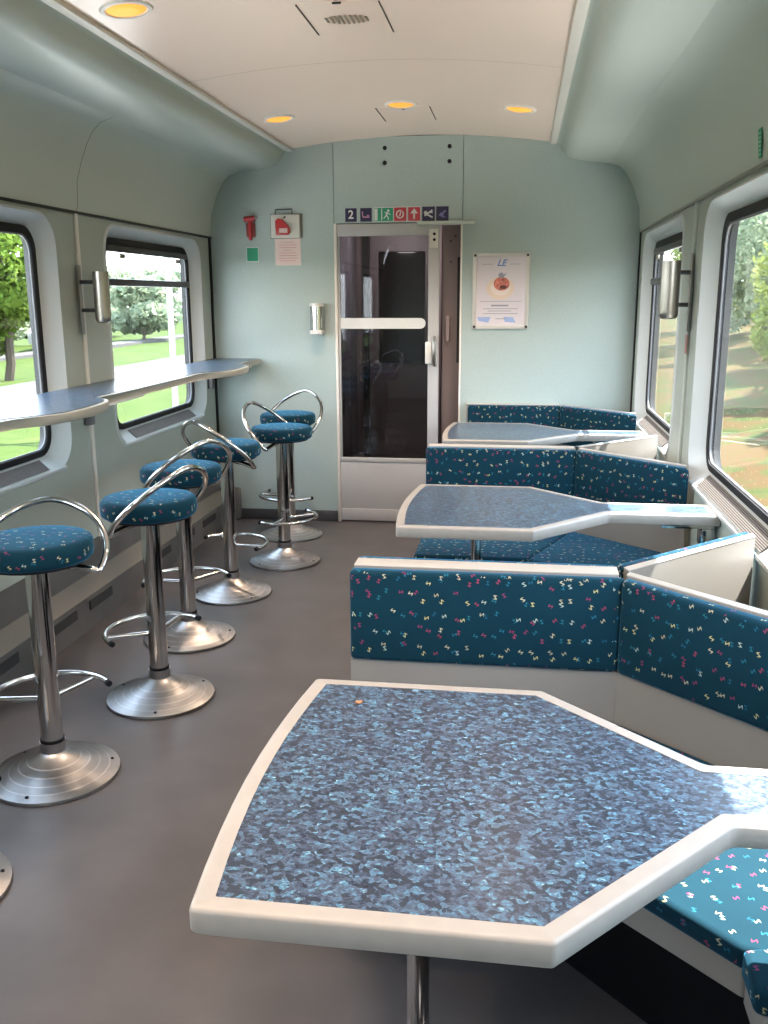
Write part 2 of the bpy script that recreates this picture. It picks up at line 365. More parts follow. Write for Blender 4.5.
# ceiling: three cream lengths, arched
ceil = structure('ceiling')
def arch(x): t = (x-XC)/.82; return 2.472-.062*t*t
for y0, y1 in ((YB, .20), (.204, 2.197), (2.203, 4.147), (4.153, YF)):
    bm = NB(); N = 16; xs = [XC-.81+1.62*i/N for i in range(N+1)]
    a = [bm.verts.new((x, y0, arch(x))) for x in xs]; b = [bm.verts.new((x, y1, arch(x))) for x in xs]
    for i in range(N): bm.faces.new((a[i], b[i], b[i+1], a[i+1]))
    obj('ceiling_panel', bm, CEIL, ceil, ang=60)
bm = NB()
a = [bm.verts.new((x, YB, arch(x)+.006)) for x in xs]; b = [bm.verts.new((x, YF, arch(x)+.006)) for x in xs]
for i in range(N): bm.faces.new((a[i], b[i], b[i+1], a[i+1]))
obj('ceiling_backing', bm, mat('ceiling joint', (.42, .33, .25), .6), ceil)
roof = obj('roof_skin', box(NB(), XL-.12, XR+.12, YB-.1, 7.62, 2.52, 2.56), DARKM, ceil)
# ---- far end wall in three panels, door opening X -1.18..-.386
DL, DR = -1.18, -.386
def outline_top(x):
    # height of the carriage section at x
    d = abs(x-XC)
    pts = [(0, 2.472), (.40, 2.457), (.81, 2.412), (.845, 2.405), (.868, 2.39), (.88, 2.358), (.905, 2.328), (.955, 2.308), (1.02, 2.297), (1.16, 2.282), (1.222, 2.262), (1.262, 2.225), (1.295, 2.17), (1.325, 2.10), (1.352, 2.02), (1.37, 1.9)]
    for (a, b), (c, e) in zip(pts, pts[1:]):
        if a <= d <= c: return b+(e-b)*(d-a)/(c-a)
    return 1.9
wb = structure('wall_back')
def farpanel(x0, x1, z0, name='wall_panel'):
    ks = sorted({x0, x1, *[XC+s*d for s in (-1, 1) for d in (.2, .4, .6, .81, .845, .868, .88, .905, .955, 1.02, 1.16, 1.222, 1.262, 1.295, 1.325, 1.352) if x0 < XC+s*d < x1]})
    poly = [(x0, z0), (x1, z0)]+[(x, outline_top(x)+.004) for x in reversed(ks)]
    bm = NB(); prism(bm, poly, 0, .035); xf(bm, Matrix(((1, 0, 0, 0), (0, 0, 1, YF), (0, 1, 0, 0), (0, 0, 0, 1))))
    bmesh.ops.recalc_face_normals(bm, faces=bm.faces)
    return obj(name, bm, W_FAR, wb)
farpanel(XL, DL-.018, 0); farpanel(DR+.012, XR, 0); farpanel(DL-.014, DR+.008, 1.958)
obj('joint_backing', box(NB(), XL-.09, DL, YF+.037, YF+.05, 0, 2.6), SEAM, wb)
obj('joint_backing', box(NB(), DR, XR+.09, YF+.037, YF+.05, 0, 2.6), SEAM, wb)
obj('joint_backing', box(NB(), DL, DR, YF+.037, YF+.05, 1.955, 2.6), SEAM, wb)
obj('door_jamb', box(NB(), DL-.018, DL, YF-.004, YF+.06, 0, 1.958, .002), TRIM, wb)
obj('door_jamb', box(NB(), DR, DR+.012, YF-.004, YF+.12, 0, 1.958, .002), TRIM, wb)
sobj('baseboard_back', box(NB(), XL+.08, DL-.02, YF-.014, YF, 0, .075, .004), mat('dark skirting', (.055, .055, .06), .5))
sobj('baseboard_far_right', box(NB(), DR+.015, XR-.08, YF-.014, YF, 0, .075, .004), bpy.data.materials['dark skirting'])
for x in (-.866, -.462):
    for z in (2.402, 2.315):
        b = cyl(NB(), (x, YF+.002, z), (0, -1, 0), .013, .008, 14); obj('screw_cap', b, BLACK, wb)
# kick ledge end block at far left
obj('ledge_end_block', box(NB(), XL+.0, XL+.15, YF-.07, YF-.0, 0, .225, .02, 3), W_LOW, bpy.data.objects['baseboard_left'])
# sliding door leaf
dr = structure('door_1')
y0, y1 = YF+.004, YF+.034
obj('door_rail', box(NB(), DL+.002, -.52, y0, y1, 1.878, 1.953, .003), DOORM, dr)
obj('door_stile', box(NB(), -.59, -.52, y0-.002, y1, .0, 1.912, .004), DOORM, dr)
obj('door_stile', box(NB(), DL+.002, DL+.016, y0, y1, .42, 1.878, .002), DOORM, dr)
lower = obj('lower_panel', box(NB(), DL+.002, -.59, y0, y1, .012, .415, .003), DOORM, dr)
obj('lower_panel_strip', box(NB(), DL+.004, -.592, y0-.006, y0+.004, .012, .092, .002), DOORM, dr)
obj('door_rail', box(NB(), DL+.002, -.59, y0-.004, y1, .415, .445, .004), DOORM, dr)
bm = NB(); box(bm, DL+.01, -.58, y0+.012, y0+.018, .44, 1.88); obj('door_glass', bm, GLD, dr)
bm = NB(); prism(bm, [(DL+.012, 1.298), (-.64, 1.298)]+[(-.64+.034*math.sin(rad(a)), 1.332-.034*math.cos(rad(a))) for a in range(20, 180, 20)]+[(-.64, 1.366), (DL+.012, 1.366)], 0, .006)
xf(bm, Matrix(((1, 0, 0, 0), (0, 0, 1, y0+.003), (0, 1, 0, 0), (0, 0, 0, 1)))); bmesh.ops.recalc_face_normals(bm, faces=bm.faces)
obj('warning_band', bm, WHITE, dr)
obj('hanger_plate', box(NB(), -.583, -.527, y0-.006, y0, 1.80, 1.915, .004), TRIM, dr)
for z in (1.885, 1.85): obj('hanger_bolt', cyl(NB(), (-.552, y0-.004, z), (0, -1, 0), .009, .008, 12), BLACK, dr)
h = obj('door_handle', box(NB(), -.556, -.534, y0-.05, y0-.036, 1.06, 1.255, .006), STEEL, dr)
for z in (1.08, 1.235): obj('handle_post', box(NB(), -.552, -.538, y0-.04, y0, z-.01, z+.01), STEEL, h)
obj('lock_plate', box(NB(), -.605, -.562, y0-.022, y0-.002, 1.075, 1.215, .005), WHITE, dr)
obj('door_track', box(NB(), -.66, -.30, YF-.024, YF, 1.94, 1.962, .004), W_PANEL, wb)
# vestibule behind the door
vb = structure('wall_vestibule')
obj('vestibule_side', box(NB(), -1.50, -1.46, YF+.05, 7.5, 0, 2.2), BROWN, vb)
obj('vestibule_side', box(NB(), -.02, .02, YF+.05, 7.5, 0, 2.2), BROWN, vb)
obj('vestibule_end', box(NB(), -1.50, .02, 7.2, 7.25, 0, 2.2), BROWN, vb)
obj('vestibule_ceiling', box(NB(), -1.50, .02, YF+.05, 7.25, 2.2, 2.24), BROWN, vb)
obj('panel_gap', box(NB(), -1.205, -1.165, 7.17, 7.2, 0, 2.15), SEAM, vb)
obj('side_cabinet', box(NB(), -1.46, -1.26, 6.9, 7.2, 0, 2.0, .008), mat('grey cabinet', (.22, .20, .22), .5), vb)
obj('cabinet_vent', box(NB(), -1.41, -1.31, 6.893, 6.9, .62, .80, .003), SEAM, vb)
obj('cabinet_panel', box(NB(), -1.42, -1.30, 6.892, 6.9, 1.05, 1.75, .004), mat('light grey panel', (.30, .28, .32), .4), vb)
d2 = structure('door_2')
obj('door_leaf', box(NB(), -1.15, -.60, 7.165, 7.2, .01, 2.02, .005), mat('mauve door', (.23, .185, .185), .5), d2)
obj('door_window', box(NB(), -1.08, -.727, 7.158, 7.166, 1.0, 1.835, .012), VDARK, d2)
obj('door_handle', box(NB(), -.69, -.67, 7.12, 7.165, .98, 1.10, .005), STEEL, d2)
d3 = structure('door_3')
obj('door_edge_panel', box(NB(), -.512, -.38, 6.2, 6.235, 0, 1.95, .003), BROWN, d3)
obj('recess_strip', box(NB(), -.415, -.385, 6.195, 6.201, 1.07, 1.75), SEAM, d3)
obj('door_handle', box(NB(), -.487, -.462, 6.165, 6.2, 1.21, 1.375, .006), mat('mauve plastic', (.42, .33, .32), .5), d3)
for z in (1.88, 1.85, 1.72): obj('bolt', cyl(NB(), (-.46 if z != 1.88 else -.43, 6.2, z), (0, -1, 0), .006, .006, 8), SEAM, d3)
for (x, y, zz, e) in ((-.9, 6.62, 2.17, 5),):
    L = bpy.data.lights.new('vestibule fill light', 'AREA'); L.energy = e; L.size = .3; L.color = (1, .85, .78); o = bpy.data.objects.new('vestibule fill light', L); C.objects.link(o); o.location = (x, y, zz); L.color = (1, .9, .88)  # unseen area light added to brighten the vestibule
# rear end wall (behind the camera)
bm = NB(); ks = [XC-1.37+2.74*i/24 for i in range(25)]
prism(bm, [(XL, 0), (XR, 0)]+[(x, outline_top(x)+.03) for x in reversed(ks)], 0, .03); xf(bm, Matrix(((1, 0, 0, 0), (0, 0, 1, YB-.03), (0, 1, 0, 0), (0, 0, 0, 1)))); bmesh.ops.recalc_face_normals(bm, faces=bm.faces)
sobj('wall_front', bm, W_FAR)

# ---------------------------------------------------------------- tables
def offset_poly(P, d, closed=True):
    out = []; n = len(P)
    for i in range(n):
        p0, p1, p2 = Vector(P[i-1]), Vector(P[i]), Vector(P[(i+1) % n])
        if not closed and i == 0: e = (p2-p1).normalized(); out.append(tuple(p1+d*Vector((-e.y, e.x)))); continue
        if not closed and i == n-1: e = (p1-p0).normalized(); out.append(tuple(p1+d*Vector((-e.y, e.x)))); continue
        e1, e2 = (p1-p0).normalized(), (p2-p1).normalized(); n1, n2 = Vector((-e1.y, e1.x)), Vector((-e2.y, e2.x))
        m = (n1+n2); m = m/m.length_squared*2
        out.append(tuple(p1+d*m))
    return out
def fillet(P, rs, n=4):
    out = []; N = len(P)
    for i in range(N):
        r = rs[i]; p1 = Vector(P[i])
        if r <= 0: out.append(tuple(p1)); continue
        a = (Vector(P[i-1])-p1); b = (Vector(P[(i+1) % N])-p1); a.normalize(); b.normalize()
        ang = a.angle(b); t = r/math.tan(ang/2)
        s, e = p1+a*t, p1+b*t
        for k in range(n+1):
            u = k/n; out.append(tuple((1-u)**2*s+2*u*(1-u)*p1+u*u*e))
    return out
def table_outline(o):
    # counter-clockwise, local (x, y about the table's centre line)
    A = .365
    pts = [(-.39+o, -A+o)]
    core = [(.061-o*.4, -A+o), (.328-o*.4, -.072+o*.0), (.328, -.072)]
    P = [(-.396, -A), (.062, -A), (.330, -.074), (.712, -.074), (.712, .106), (.322, .106), (.062, A), (-.390, A)]
    P = [Vector(p) for p in P]
    Q = [tuple(p) for p in P]
    Q = offset_poly(Q, o) if o else Q
    # bow the aisle edge
    rs = [.014, .012, .03, 0, 0, .03, .012, .014] if not o else [.004, .004, .012, 0, 0, .012, .004, .004]
    F = fillet(Q, rs, 3)
    last, first = Vector(F[-1]), Vector(F[0])
    k = 9; bow = [tuple(last.lerp(first, j/k)+Vector((-.024*math.sin(math.pi*j/k)**.9, 0))) for j in range(1, k)]
    return F+bow
def make_table(cy, label):
    t = thing('table', label, 'table', (-.14, cy, 0), 0)
    off = Matrix.Translation((.14, 0, 0))
    bm = NB(); O = table_outline(0); I = table_outline(.028)
    lo = .712; n = len(O)
    def ring(P, z): return [bm.verts.new((x, y, z)) for x, y in P]
    O1 = offset_poly(O, .006)
    r = [ring(offset_poly(O, .003), lo), ring(O, lo+.004), ring(O, .744), ring(offset_poly(O, .0018), .7482), ring(O1, .750), ring(I, .7502), ring(I, .7465)]
    for a, b in zip(r, r[1:]):
        for i in range(n): bm.faces.new((a[i], a[(i+1) % n], b[(i+1) % n], b[i]))
    bm.faces.new(r[0][::-1])
    obj('table_rim', xf(bm, off), RIM, t, ang=50)
    bm = NB(); prism(bm, I, .7400, .7493); obj('laminate_top', xf(bm, off), LAM, t)
    bm = NB(); cyl(bm, (0, 0, .006), (0, 0, 1), .019, .70, 20); obj('stem', bm, CHROME, t)
    bm = NB(); lathe(bm, [(.0, .712), (.075, .712), (.075, .700), (.03, .690), (.019, .68)], 24); obj('stem_flange', bm, STEEL, t)
    bm = NB(); lathe(bm, [(.02, .03), (.06, .012), (.085, .010), (.09, 0), (0, 0)], 24); obj('floor_plate', bm, STEEL, t)
    bm = NB(); box(bm, .66, .848, -.035, .065, .690, .7119, .006); box(bm, .80, .850, -.025, .055, .62, .69, .008); obj('wall_bracket', bm, CHROME, t)
    return t
YC = [1.331, 3.325, 5.25]
make_table(YC[0], 'large blue flecked table with cream rim, nearest in the foreground')
make_table(YC[1], 'middle blue flecked table, between the nearest and the farthest one')
make_table(YC[2], 'farthest and smallest looking blue flecked table, beside the far door')
bm = NB(); prism(bm, [(-.006, -.003), (.001, -.006), (.007, -.001), (.004, .002), (.006, .007), (-.001, .004), (-.006, .006)], 0, .0018)
tag(obj('crumb', bm, mat('orange crumb', (.55, .25, .12), .7), loc=(-.283, 1.592, .7496)), 'tiny orange crumb lying on the nearest table near its far left corner', 'crumb')
# ---------------------------------------------------------------- bench units
S2 = .40; PT = .042
def bench(yc, label, sides=(-1, 1), wedge=True):
    t = thing('booth_bench', label, 'bench', (.14, yc, 0))
    tx = Matrix.Translation((-.14, 0, 0))
    def P(bm): return xf(bm, tx)
    # central panel
    if len(sides) == 2: box(bm := NB(), -.408, .262, -.033, .033, 0, .822, .004)
    else: box(bm := NB(), -.33, .262, -.033, .030, 0, .822, .004)
    obj('back_panel', P(bm), BEIGE, t)
    obj('top_rail', P(box(NB(), -.409 if len(sides) == 2 else -.331, .262, -.0335, .0335, .8215, .8245, .001)), RAILM, t)
    x0 = -.415 if len(sides) == 2 else -.32
    for s in sides:
        dx, dy = .70-.26, s*S2*(.44/.42)
        F = [(x0, s*.075), (.262, s*.075), (.262+dx-.014, s*.075+dy)]
        def off(Q, d):      # positive d: away from the seat side; the wall end is cut at one x
            R_ = offset_poly(Q, d*(-s), closed=False); sl = (Q[2][1]-Q[1][1])/(Q[2][0]-Q[1][0]); xe = Q[2][0]
            return [R_[0], R_[1], (xe, R_[1][1]+sl*(xe-R_[1][0]))]
        B = off(F, PT)
        def quad(a, b, c, d): return [a, b, c, d]
        for i, nm in ((0, 'main'), (1, 'diag')):
            bm = NB(); prism(bm, quad(F[i], F[i+1], B[i+1], B[i]), .578, .820, .012, 3)
            # pull neighbouring pads apart a hair
            obj('backrest_pad', P(bm), FAB, t)
        # shell behind the pads: beige, full height, with a top rim
        B2 = off(F, PT+.026)
        bm = NB(); prism(bm, quad(B[1], B[2], B2[2], B2[1]), .0, .822, .003); obj('diagonal_panel', P(bm), BEIGE, t)
        bm = NB(); prism(bm, quad(B[1], B[2], B2[2], B2[1]), .8215, .8245, .001); obj('top_rail', P(bm), RAILM, t)
        F3 = off(F, .010)
        bm = NB(); prism(bm, [F3[0], F3[1], B[1], B[0]], .30, .576); obj('skirt_panel', P(bm), BEIGE, t)
        bm = NB(); prism(bm, [F3[1], F3[2], B[2], B[1]], .30, .576); obj('skirt_panel', P(bm), BEIGE, t)
        # seat: main, diagonal and wedge cushions
        E = off(F, -.50)
        mx = E[1]; cx = .39; dirv = (Vector(E[2])-Vector(E[1])).normalized(); cy_ = E[1][1]+dirv.y/dirv.x*(cx-E[1][0])
        main = [(x0, s*.075), F[1], mx, (x0, E[1][1])]
        diag = [F[1], F[2], (.708, F[2][1]), (.708, cy_-s*(-.085)), (cx, cy_), mx]
        for i, pl in enumerate((main, diag)):
            bm = NB(); prism(bm, pl, .405, .450, .014, 3); obj('seat_cushion', P(bm), FAB, t)
        base = [(x0+.012, s*.075), (F[1][0], s*.075), (F[2][0]+.01, F[2][1]), (.706, F[2][1]), (.706, cy_+s*.08), (cx+.010, cy_-s*.012), (mx[0]+.004, mx[1]-s*.012), (x0+.012, mx[1]-s*.012)]
        bm = NB(); prism(bm, base, .345, .407, .003); obj('seat_base', P(bm), BEIGE, t)
        base = [(x0+.03, s*.075), (F[1][0], s*.075), (F[2][0], F[2][1]), (.70, F[2][1]), (.70, cy_+s*.02), (cx+.14, cy_-s*.10), (mx[0]+.06, mx[1]-s*.19), (x0+.03, mx[1]-s*.19)]
        bm = NB(); prism(bm, base, .0, .346); obj('plinth', P(bm), UNDER_SHADE, t)  # block added to carry the painted shade under the seat
        if s == -1 and wedge:
            yo = -.955
            y1_ = cy_; y2_ = 2*yo-cy_
            bm = NB(); prism(bm, [(cx, y1_-.006), (.708, y1_+.080), (.708, y2_-.080), (cx, y2_+.006)], .405, .456, .012, 3); obj('window_seat_cushion', P(bm), FAB, t)
            bm = NB(); prism(bm, [(cx+.012, y1_), (.706, y1_+.08), (.706, y2_-.08), (cx+.012, y2_)], .345, .407, .003); obj('window_seat_base', P(bm), BEIGE, t)
            bm = NB(); prism(bm, [(cx+.16, y1_), (.70, y1_+.08), (.70, y2_-.08), (cx+.16, y2_)], .0, .346); obj('window_plinth', P(bm), UNDER_SHADE, t)  # same painted shade block under the window seat
    return t
bench(.315, 'dark blue patterned booth bench on the near side of the nearest table')
bench(2.285, 'dark blue patterned booth bench just behind the nearest table')
bench(4.25, 'dark blue patterned booth bench behind the middle table')
bench(6.02-.034, 'dark blue patterned booth bench set against the far wall', sides=(-1,))
# ---------------------------------------------------------------- window shelf on the left
sh = thing('window_shelf', 'long blue topped window shelf with wavy grey edge along the left wall', 'shelf', (XL, 4.0, 1.08))
def shelf_front():
    P = []
    def lobe(y0):
        # y0: start of the swell
        return [(.325, y0), (.335, y0+.05), (.375, y0+.11), (.420, y0+.18), (.445, y0+.27), (.448, y0+.40), (.440, y0+.52), (.420, y0+.62), (.385, y0+.69), (.350, y0+.725), (.322, y0+.735), (.315, y0+.76)]
    P += lobe(.90-.0)+lobe(2.83)+lobe(4.77)
    return P
fr = shelf_front()
poly = [(.002, .6), (.32, .6)]+fr+[(.32, YF-.004), (.002, YF-.004)]
loc = [(x, y-4.0) for x, y in poly]
bm = NB(); prism(bm, loc, -.012, .022, .006, 2, 'h'); obj('shelf_board', bm, SHELFRIM, sh)
ip = [(.008, .62-4), (.30, .62-4)]+[(x-.022, y-4) for x, y in fr]+[(.298, YF-.02-4), (.008, YF-.02-4)]
bm = NB(); prism(bm, ip, .020, .0245); obj('laminate_top', bm, LAM, sh)
for y in (.29, 2.23, 4.13, 5.90):
    if y < .6: continue
    bm = NB(); prism(bm, [(.0, -.10), (.0, -.014), (.30, -.014), (.29, -.028), (.03, -.10)], -.008, .008)
    xf(bm, Matrix(((1, 0, 0, 0), (0, 0, 1, y-4-.04), (0, 1, 0, 0), (0, 0, 0, 1)))); bmesh.ops.recalc_face_normals(bm, faces=bm.faces)
    br = obj('bracket', bm, TRIM, sh)
    obj('bracket_foot', box(NB(), .002, .035, y-4-.065, y-4-.015, -.165, -.10, .004), mat('grey plastic foot', (.16, .16, .17), .5), br)
# ---------------------------------------------------------------- bar stools
def make_stool(x, y, foot, hoop, label, rise=.241):
    t = thing('bar_stool', label, 'stool', (x, y, 0), 0)
    # base: stepped aluminium cone
    prof = [(0, 0), (.201, 0), (.204, .004), (.202, .012), (.172, .020)]
    mats = [0, 0, 0, 0]
    for r, z in ((.168, .0215), (.142, .030), (.138, .0315), (.112, .042), (.108, .044), (.085, .056), (.081, .0585), (.05, .078), (.041, .088), (.040, .12), (0, .12)):
        prof.append((r, z)); mats.append(1 if abs(prof[-2][0]-r) < .005 and r > .05 else 0)
    bm = NB(); lathe(bm, prof, 56, mats=mats); obj('base', bm, [ALU, GROOVE], t, ang=20)
    base = t.children[-1] if t.children else bpy.data.objects[-1]
    for a in (20, 140, 260):
        aa = rad(a+foot); c = (.178*math.cos(aa), .178*math.sin(aa), .014)
        obj('bolt', cyl(NB(), c, (0, 0, 1), .0055, .007, 8), BLACK, t)
    obj('rubber_ring', cyl(NB(), (0, 0, .12), (0, 0, 1), .0375, .010, 28), BLACK, t)
    obj('pole', cyl(NB(), (0, 0, .128), (0, 0, 1), .0345, .585, 28), CHROME, t)
    bm = NB(); lathe(bm, [(0, .706), (.09, .706), (.15, .716), (.150, .727), (0, .727)], 28); obj('seat_plate', bm, BLACK, t)
    bm = NB(); lathe(bm, [(0, .725), (.155, .725), (.166, .728), (.172, .735), (.174, .752), (.174, .772), (.170, .784), (.162, .790), (.148, .793), (.10, .7955), (.05, .797), (0, .7975)], 48); obj('seat', bm, FAB, t, uvmode='round', ang=60)
    # arched back hoop
    bm = NB(); pts = []
    for i in range(37):
        T = -1+2*i/36; th = rad(108)*T; hu, hv = .038+.161*math.cos(th), .204*math.sin(th)
        z = .686+rise*(1-(math.sqrt(T*T+.012)/1.006)**1.38); hc, hs = math.cos(rad(hoop)), math.sin(rad(hoop))
        pts.append((hu*hc-hv*hs, hu*hs+hv*hc, z))
    # tucked ends run under the seat
    e0, e1 = pts[0], pts[-1]
    ins = lambda e: [(e[0]*.28, e[1]*.28, .704), (e[0]*.6, e[1]*.6, .699), (e[0]*.86, e[1]*.86, .690), (e[0]*.96, e[1]*.96, .686)]
    pts = ins(e0)+pts+ins(e1)[::-1]
    tube(bm, pts, .0105, 10)
    obj('back_hoop', bm, CHROME, t, ang=60)
    # footrest: arc with two spokes and black caps
    bm = NB(); pts = [(.19*math.cos(rad(foot+a)), .19*math.sin(rad(foot+a)), .27) for a in range(-88, 89, 8)]
    tube(bm, pts, .0095, 10)
    for a in (-62, 62):
        c = rad(foot+a); s_ = rad(foot+a*.9)
        tube(bm, [(.03*math.cos(s_), .03*math.sin(s_), .262), (.188*math.cos(c), .188*math.sin(c), .266)], .0085, 8)
    fr_ = obj('footrest', bm, CHROME, t, ang=60)
    for e, f in ((0, 1), (-1, -2)):
        p, q = Vector(pts[e]), Vector(pts[f]); bm = NB(); tube(bm, [p-(p-q).normalized()*.004, p+(p-q).normalized()*.012], .0105, 10); obj('end_cap', bm, BLACK, fr_)
    return t
make_stool(-1.475, 1.90, 130, -60, 'blue bar stool at the bottom left, only its metal base edge in view')
make_stool(-1.448, 2.521, 130, 102, 'blue bar stool cut by the left photo edge, nearest with a visible seat', .19)
make_stool(-1.331, 3.130, 145, -21, 'second nearest bar stool with visible seat, silver hoop rising over its right side')
make_stool(-1.442, 3.758, 120, -33, 'third bar stool with visible seat, half hidden behind the second')
make_stool(-1.444, 4.399, 60, -122, 'fourth bar stool with visible seat, arched hoop on its left by the window')
make_stool(-1.318, 5.014, -30, 164, 'fifth bar stool, in front of the last one by the far wall')
make_stool(-1.430, 5.609, -120, 66, 'farthest bar stool, closest to the far wall')
# ---------------------------------------------------------------- ceiling lamps and hatches
lampspots = [(-1.32, 3.18), (-1.31, 5.13), (-.645, 5.07), (-.035, 5.10), (-1.32, 1.22), (-.66, 1.22), (.0, 1.22), (0.0, 3.18), (-1.32, -.7), (0, -.7)]
names = {0: 'round amber downlight at top left, nearest in view', 1: 'amber downlight in the far left corner of the ceiling', 2: 'amber downlight above the door, middle of the far row', 3: 'amber downlight at the far right of the ceiling'}
for i, (x, y) in enumerate(lampspots):
    z = arch(x)
    t = thing('ceiling_lamp', names.get(i, 'round amber downlight overhead, outside the photo'), 'lamp', (x, y, z), 0, 'ceiling downlights')
    slope = math.atan(-.062*2*(x-XC)/.82/.82)
    t.rotation_euler = (0, -slope, 0)
    bm = NB(); lathe(bm, [(.066, -.001), (.070, -.007), (.084, -.006), (.090, .001)], 32); obj('bezel', bm, TRIM, t)
    bm = NB(); lathe(bm, [(0, -.012), (.04, -.0105), (.062, -.005), (.066, -.002)], 28); obj('diffuser', bm, LAMP, t)
    L = bpy.data.lights.new('downlight', 'SPOT'); L.energy = 24; L.spot_size = rad(115); L.spot_blend = .8; L.shadow_soft_size = .06; L.color = (1, .74, .54)
    o = bpy.data.objects.new('downlight', L); C.objects.link(o); o.location = (x, y, z-.03)
SLIT = mat('brown slit', (.10, .065, .045), .8)
for i, (y0, y1, lab) in enumerate(((3.35, 3.74, 'cream ceiling hatch with round vent grille, near top of photo'), (5.13, 5.52, 'cream ceiling hatch in front of the door, thin slits at its sides'))):
    t = thing('ceiling_hatch', lab, 'hatch', (-.645, (y0+y1)/2, 2.471))
    hy = (y1-y0)/2
    obj('hatch_panel', box(NB(), -.142, .142, -hy, hy, -.0012, .002), CEIL, t)
    for sx in (-1, 1): obj('slit', box(NB(), sx*.143-.002, sx*.143+.002, -hy*.95, hy*.95, -.0045, .001), SLIT, t)
    if i == 0:
        bm = NB()
        for k in range(9):
            u = -.072+.018*k; hl = .05*math.sqrt(max(.05, 1-(u/.085)**2)); box(bm, u-.004, u+.004, -hl, hl, -.0058, -.0035)
        obj('vent_grille', bm, mat('grille slots', (.30, .24, .18), .6), t)
        obj('latch', box(NB(), -.015, .015, -hy-.003, -hy+.006, -.007, -.002), SEAM, t)
    else: obj('latch', cyl(NB(), (0, -hy*.75, -.003), (0, 0, -1), .006, .003, 10), SEAM, t)
# ---------------------------------------------------------------- cylinder wall lamps on pillars
for sx, x, r, z0, z1, lab in ((-1, -1.905, .036, 1.388, 1.618, 'brushed steel cylinder lamp on the left pillar between the windows'), (1, .617, .040, 1.402, 1.642, 'brushed steel cylinder lamp on the right pillar between the windows')):
    X = XC+sx*HW; y = 4.10
    t = thing('wall_lamp', lab, 'lamp', (X, y, z0))
    hh = z1-z0
    bm = NB(); lathe(bm, [(0, .0), (r*.6, .001), (r*.86, .006), (r*.97, .016), (r, .030), (r, hh), (r*.88, hh), (r*.88, hh-.03), (0, hh-.03)], 28, c=(x-X, 0)); obj('shade', bm, STEEL, t)
    for z in (hh*.25, hh*.80): obj('arm', tube(NB(), [(-sx*.010, 0, z), (x-X, 0, z)], .009, 8), DARKM, t)
    xa, xb = sorted((-sx*.013, -sx*.020)); obj('wall_plate', box(NB(), xa, xb, -.017, .017, -.05, hh+.03, .003), STEEL, t)
# ---------------------------------------------------------------- signs over the door (stickers)
def facing(bm, x, z, y=YF): return xf(bm, Matrix(((1, 0, 0, x), (0, 0, -1, y), (0, 1, 0, z), (0, 0, 0, 1))))
def fplate(w_, h_, t0=0, t1=.002, bev=0): return box(NB(), -w_/2, w_/2, -h_/2, h_/2, t0, t1, bev)
def ptxt(s, size, shear=0):
    c = bpy.data.curves.new('t', 'FONT'); c.body = s; c.size = size; c.align_x = 'CENTER'; c.align_y = 'CENTER'; c.extrude = .0004; c.shear = shear; c.offset = size*.02
    o = bpy.data.objects.new('t', c); C.objects.link(o); dg = bpy.context.evaluated_depsgraph_get(); me = bpy.data.meshes.new_from_object(o.evaluated_get(dg))
    bm = NB(); bm.from_mesh(me); bpy.data.objects.remove(o); bpy.data.curves.remove(c); bpy.data.meshes.remove(me); return bm
def poly_plate(polys, z0=.002, z1=.0028):
    bm = NB()
    for p in polys: prism(bm, p, z0, z1)
    return bm
def sign(name, x, z, w_, h_, m, label, marks, group='door signs', white=True):
    t = thing(name, label, 'sign', (x, YF, z))
    R = Matrix(((1, 0, 0, 0), (0, 0, -1, -.0005), (0, 1, 0, 0), (0, 0, 0, 1)))
    obj('plate', xf(fplate(w_, h_, 0, .0015), R), WHITE if white else m, t)
    if white: obj('field', xf(fplate(w_-.008, h_-.008, .0012, .0022), R), m, t)
    for nm, bm, mm in marks: obj(nm, xf(bm, R), mm, t)
    return t
def circ(cx, cy, r, n=12): return [(cx+r*math.cos(2*math.pi*i/n), cy+r*math.sin(2*math.pi*i/n)) for i in range(n)]
def quadl(x0, y0, x1, y1, w_):
    d = Vector((x1-x0, y1-y0)).normalized(); n = Vector((-d.y, d.x))*w_/2
    return [(x0-n.x, y0-n.y), (x1-n.x, y1-n.y), (x1+n.x, y1+n.y), (x0+n.x, y0+n.y)]
ZS = 2.007
t2 = ptxt('2', .072); xf(t2, Matrix.Translation((0, 0, .0022)))
sign('door_sign', -1.085, ZS, .074, .082, NAVY, 'small navy sign with white number 2 above the door', [('digit', t2, WHITE)], white=False)
PINKM = mat('pink print', (.55, .25, .42), .5)
sign('door_sign', -.988, ZS, .074, .082, NAVY, 'small navy sign with pink seat symbol, second from left above door', [('seat_symbol', poly_plate([quadl(-.024, .02, -.02, -.014, .007), quadl(-.02, -.014, .022, -.014, .009), quadl(.004, -.004, .022, -.004, .005)]), PINKM)], white=False)
t = sign('exit_sign', -.875, ZS, .128, .088, GREEN, 'green emergency exit sign with running figure above the door', [
    ('white_bar', poly_plate([[(-.058, -.036), (-.038, -.036), (-.038, .036), (-.058, .036)]]), WHITE),
    ('running_figure', poly_plate([circ(.030, .022, .008), quadl(.026, .012, .016, -.008, .012), quadl(.016, -.006, .032, -.02, .007), quadl(.032, -.02, .028, -.034, .006), quadl(.016, -.008, .000, -.024, .007), quadl(.026, .010, .044, -.002, .005), quadl(.024, .012, .006, .012, .005), quadl(-.012, -.036, -.012, .036, .006)]), WHITE)])
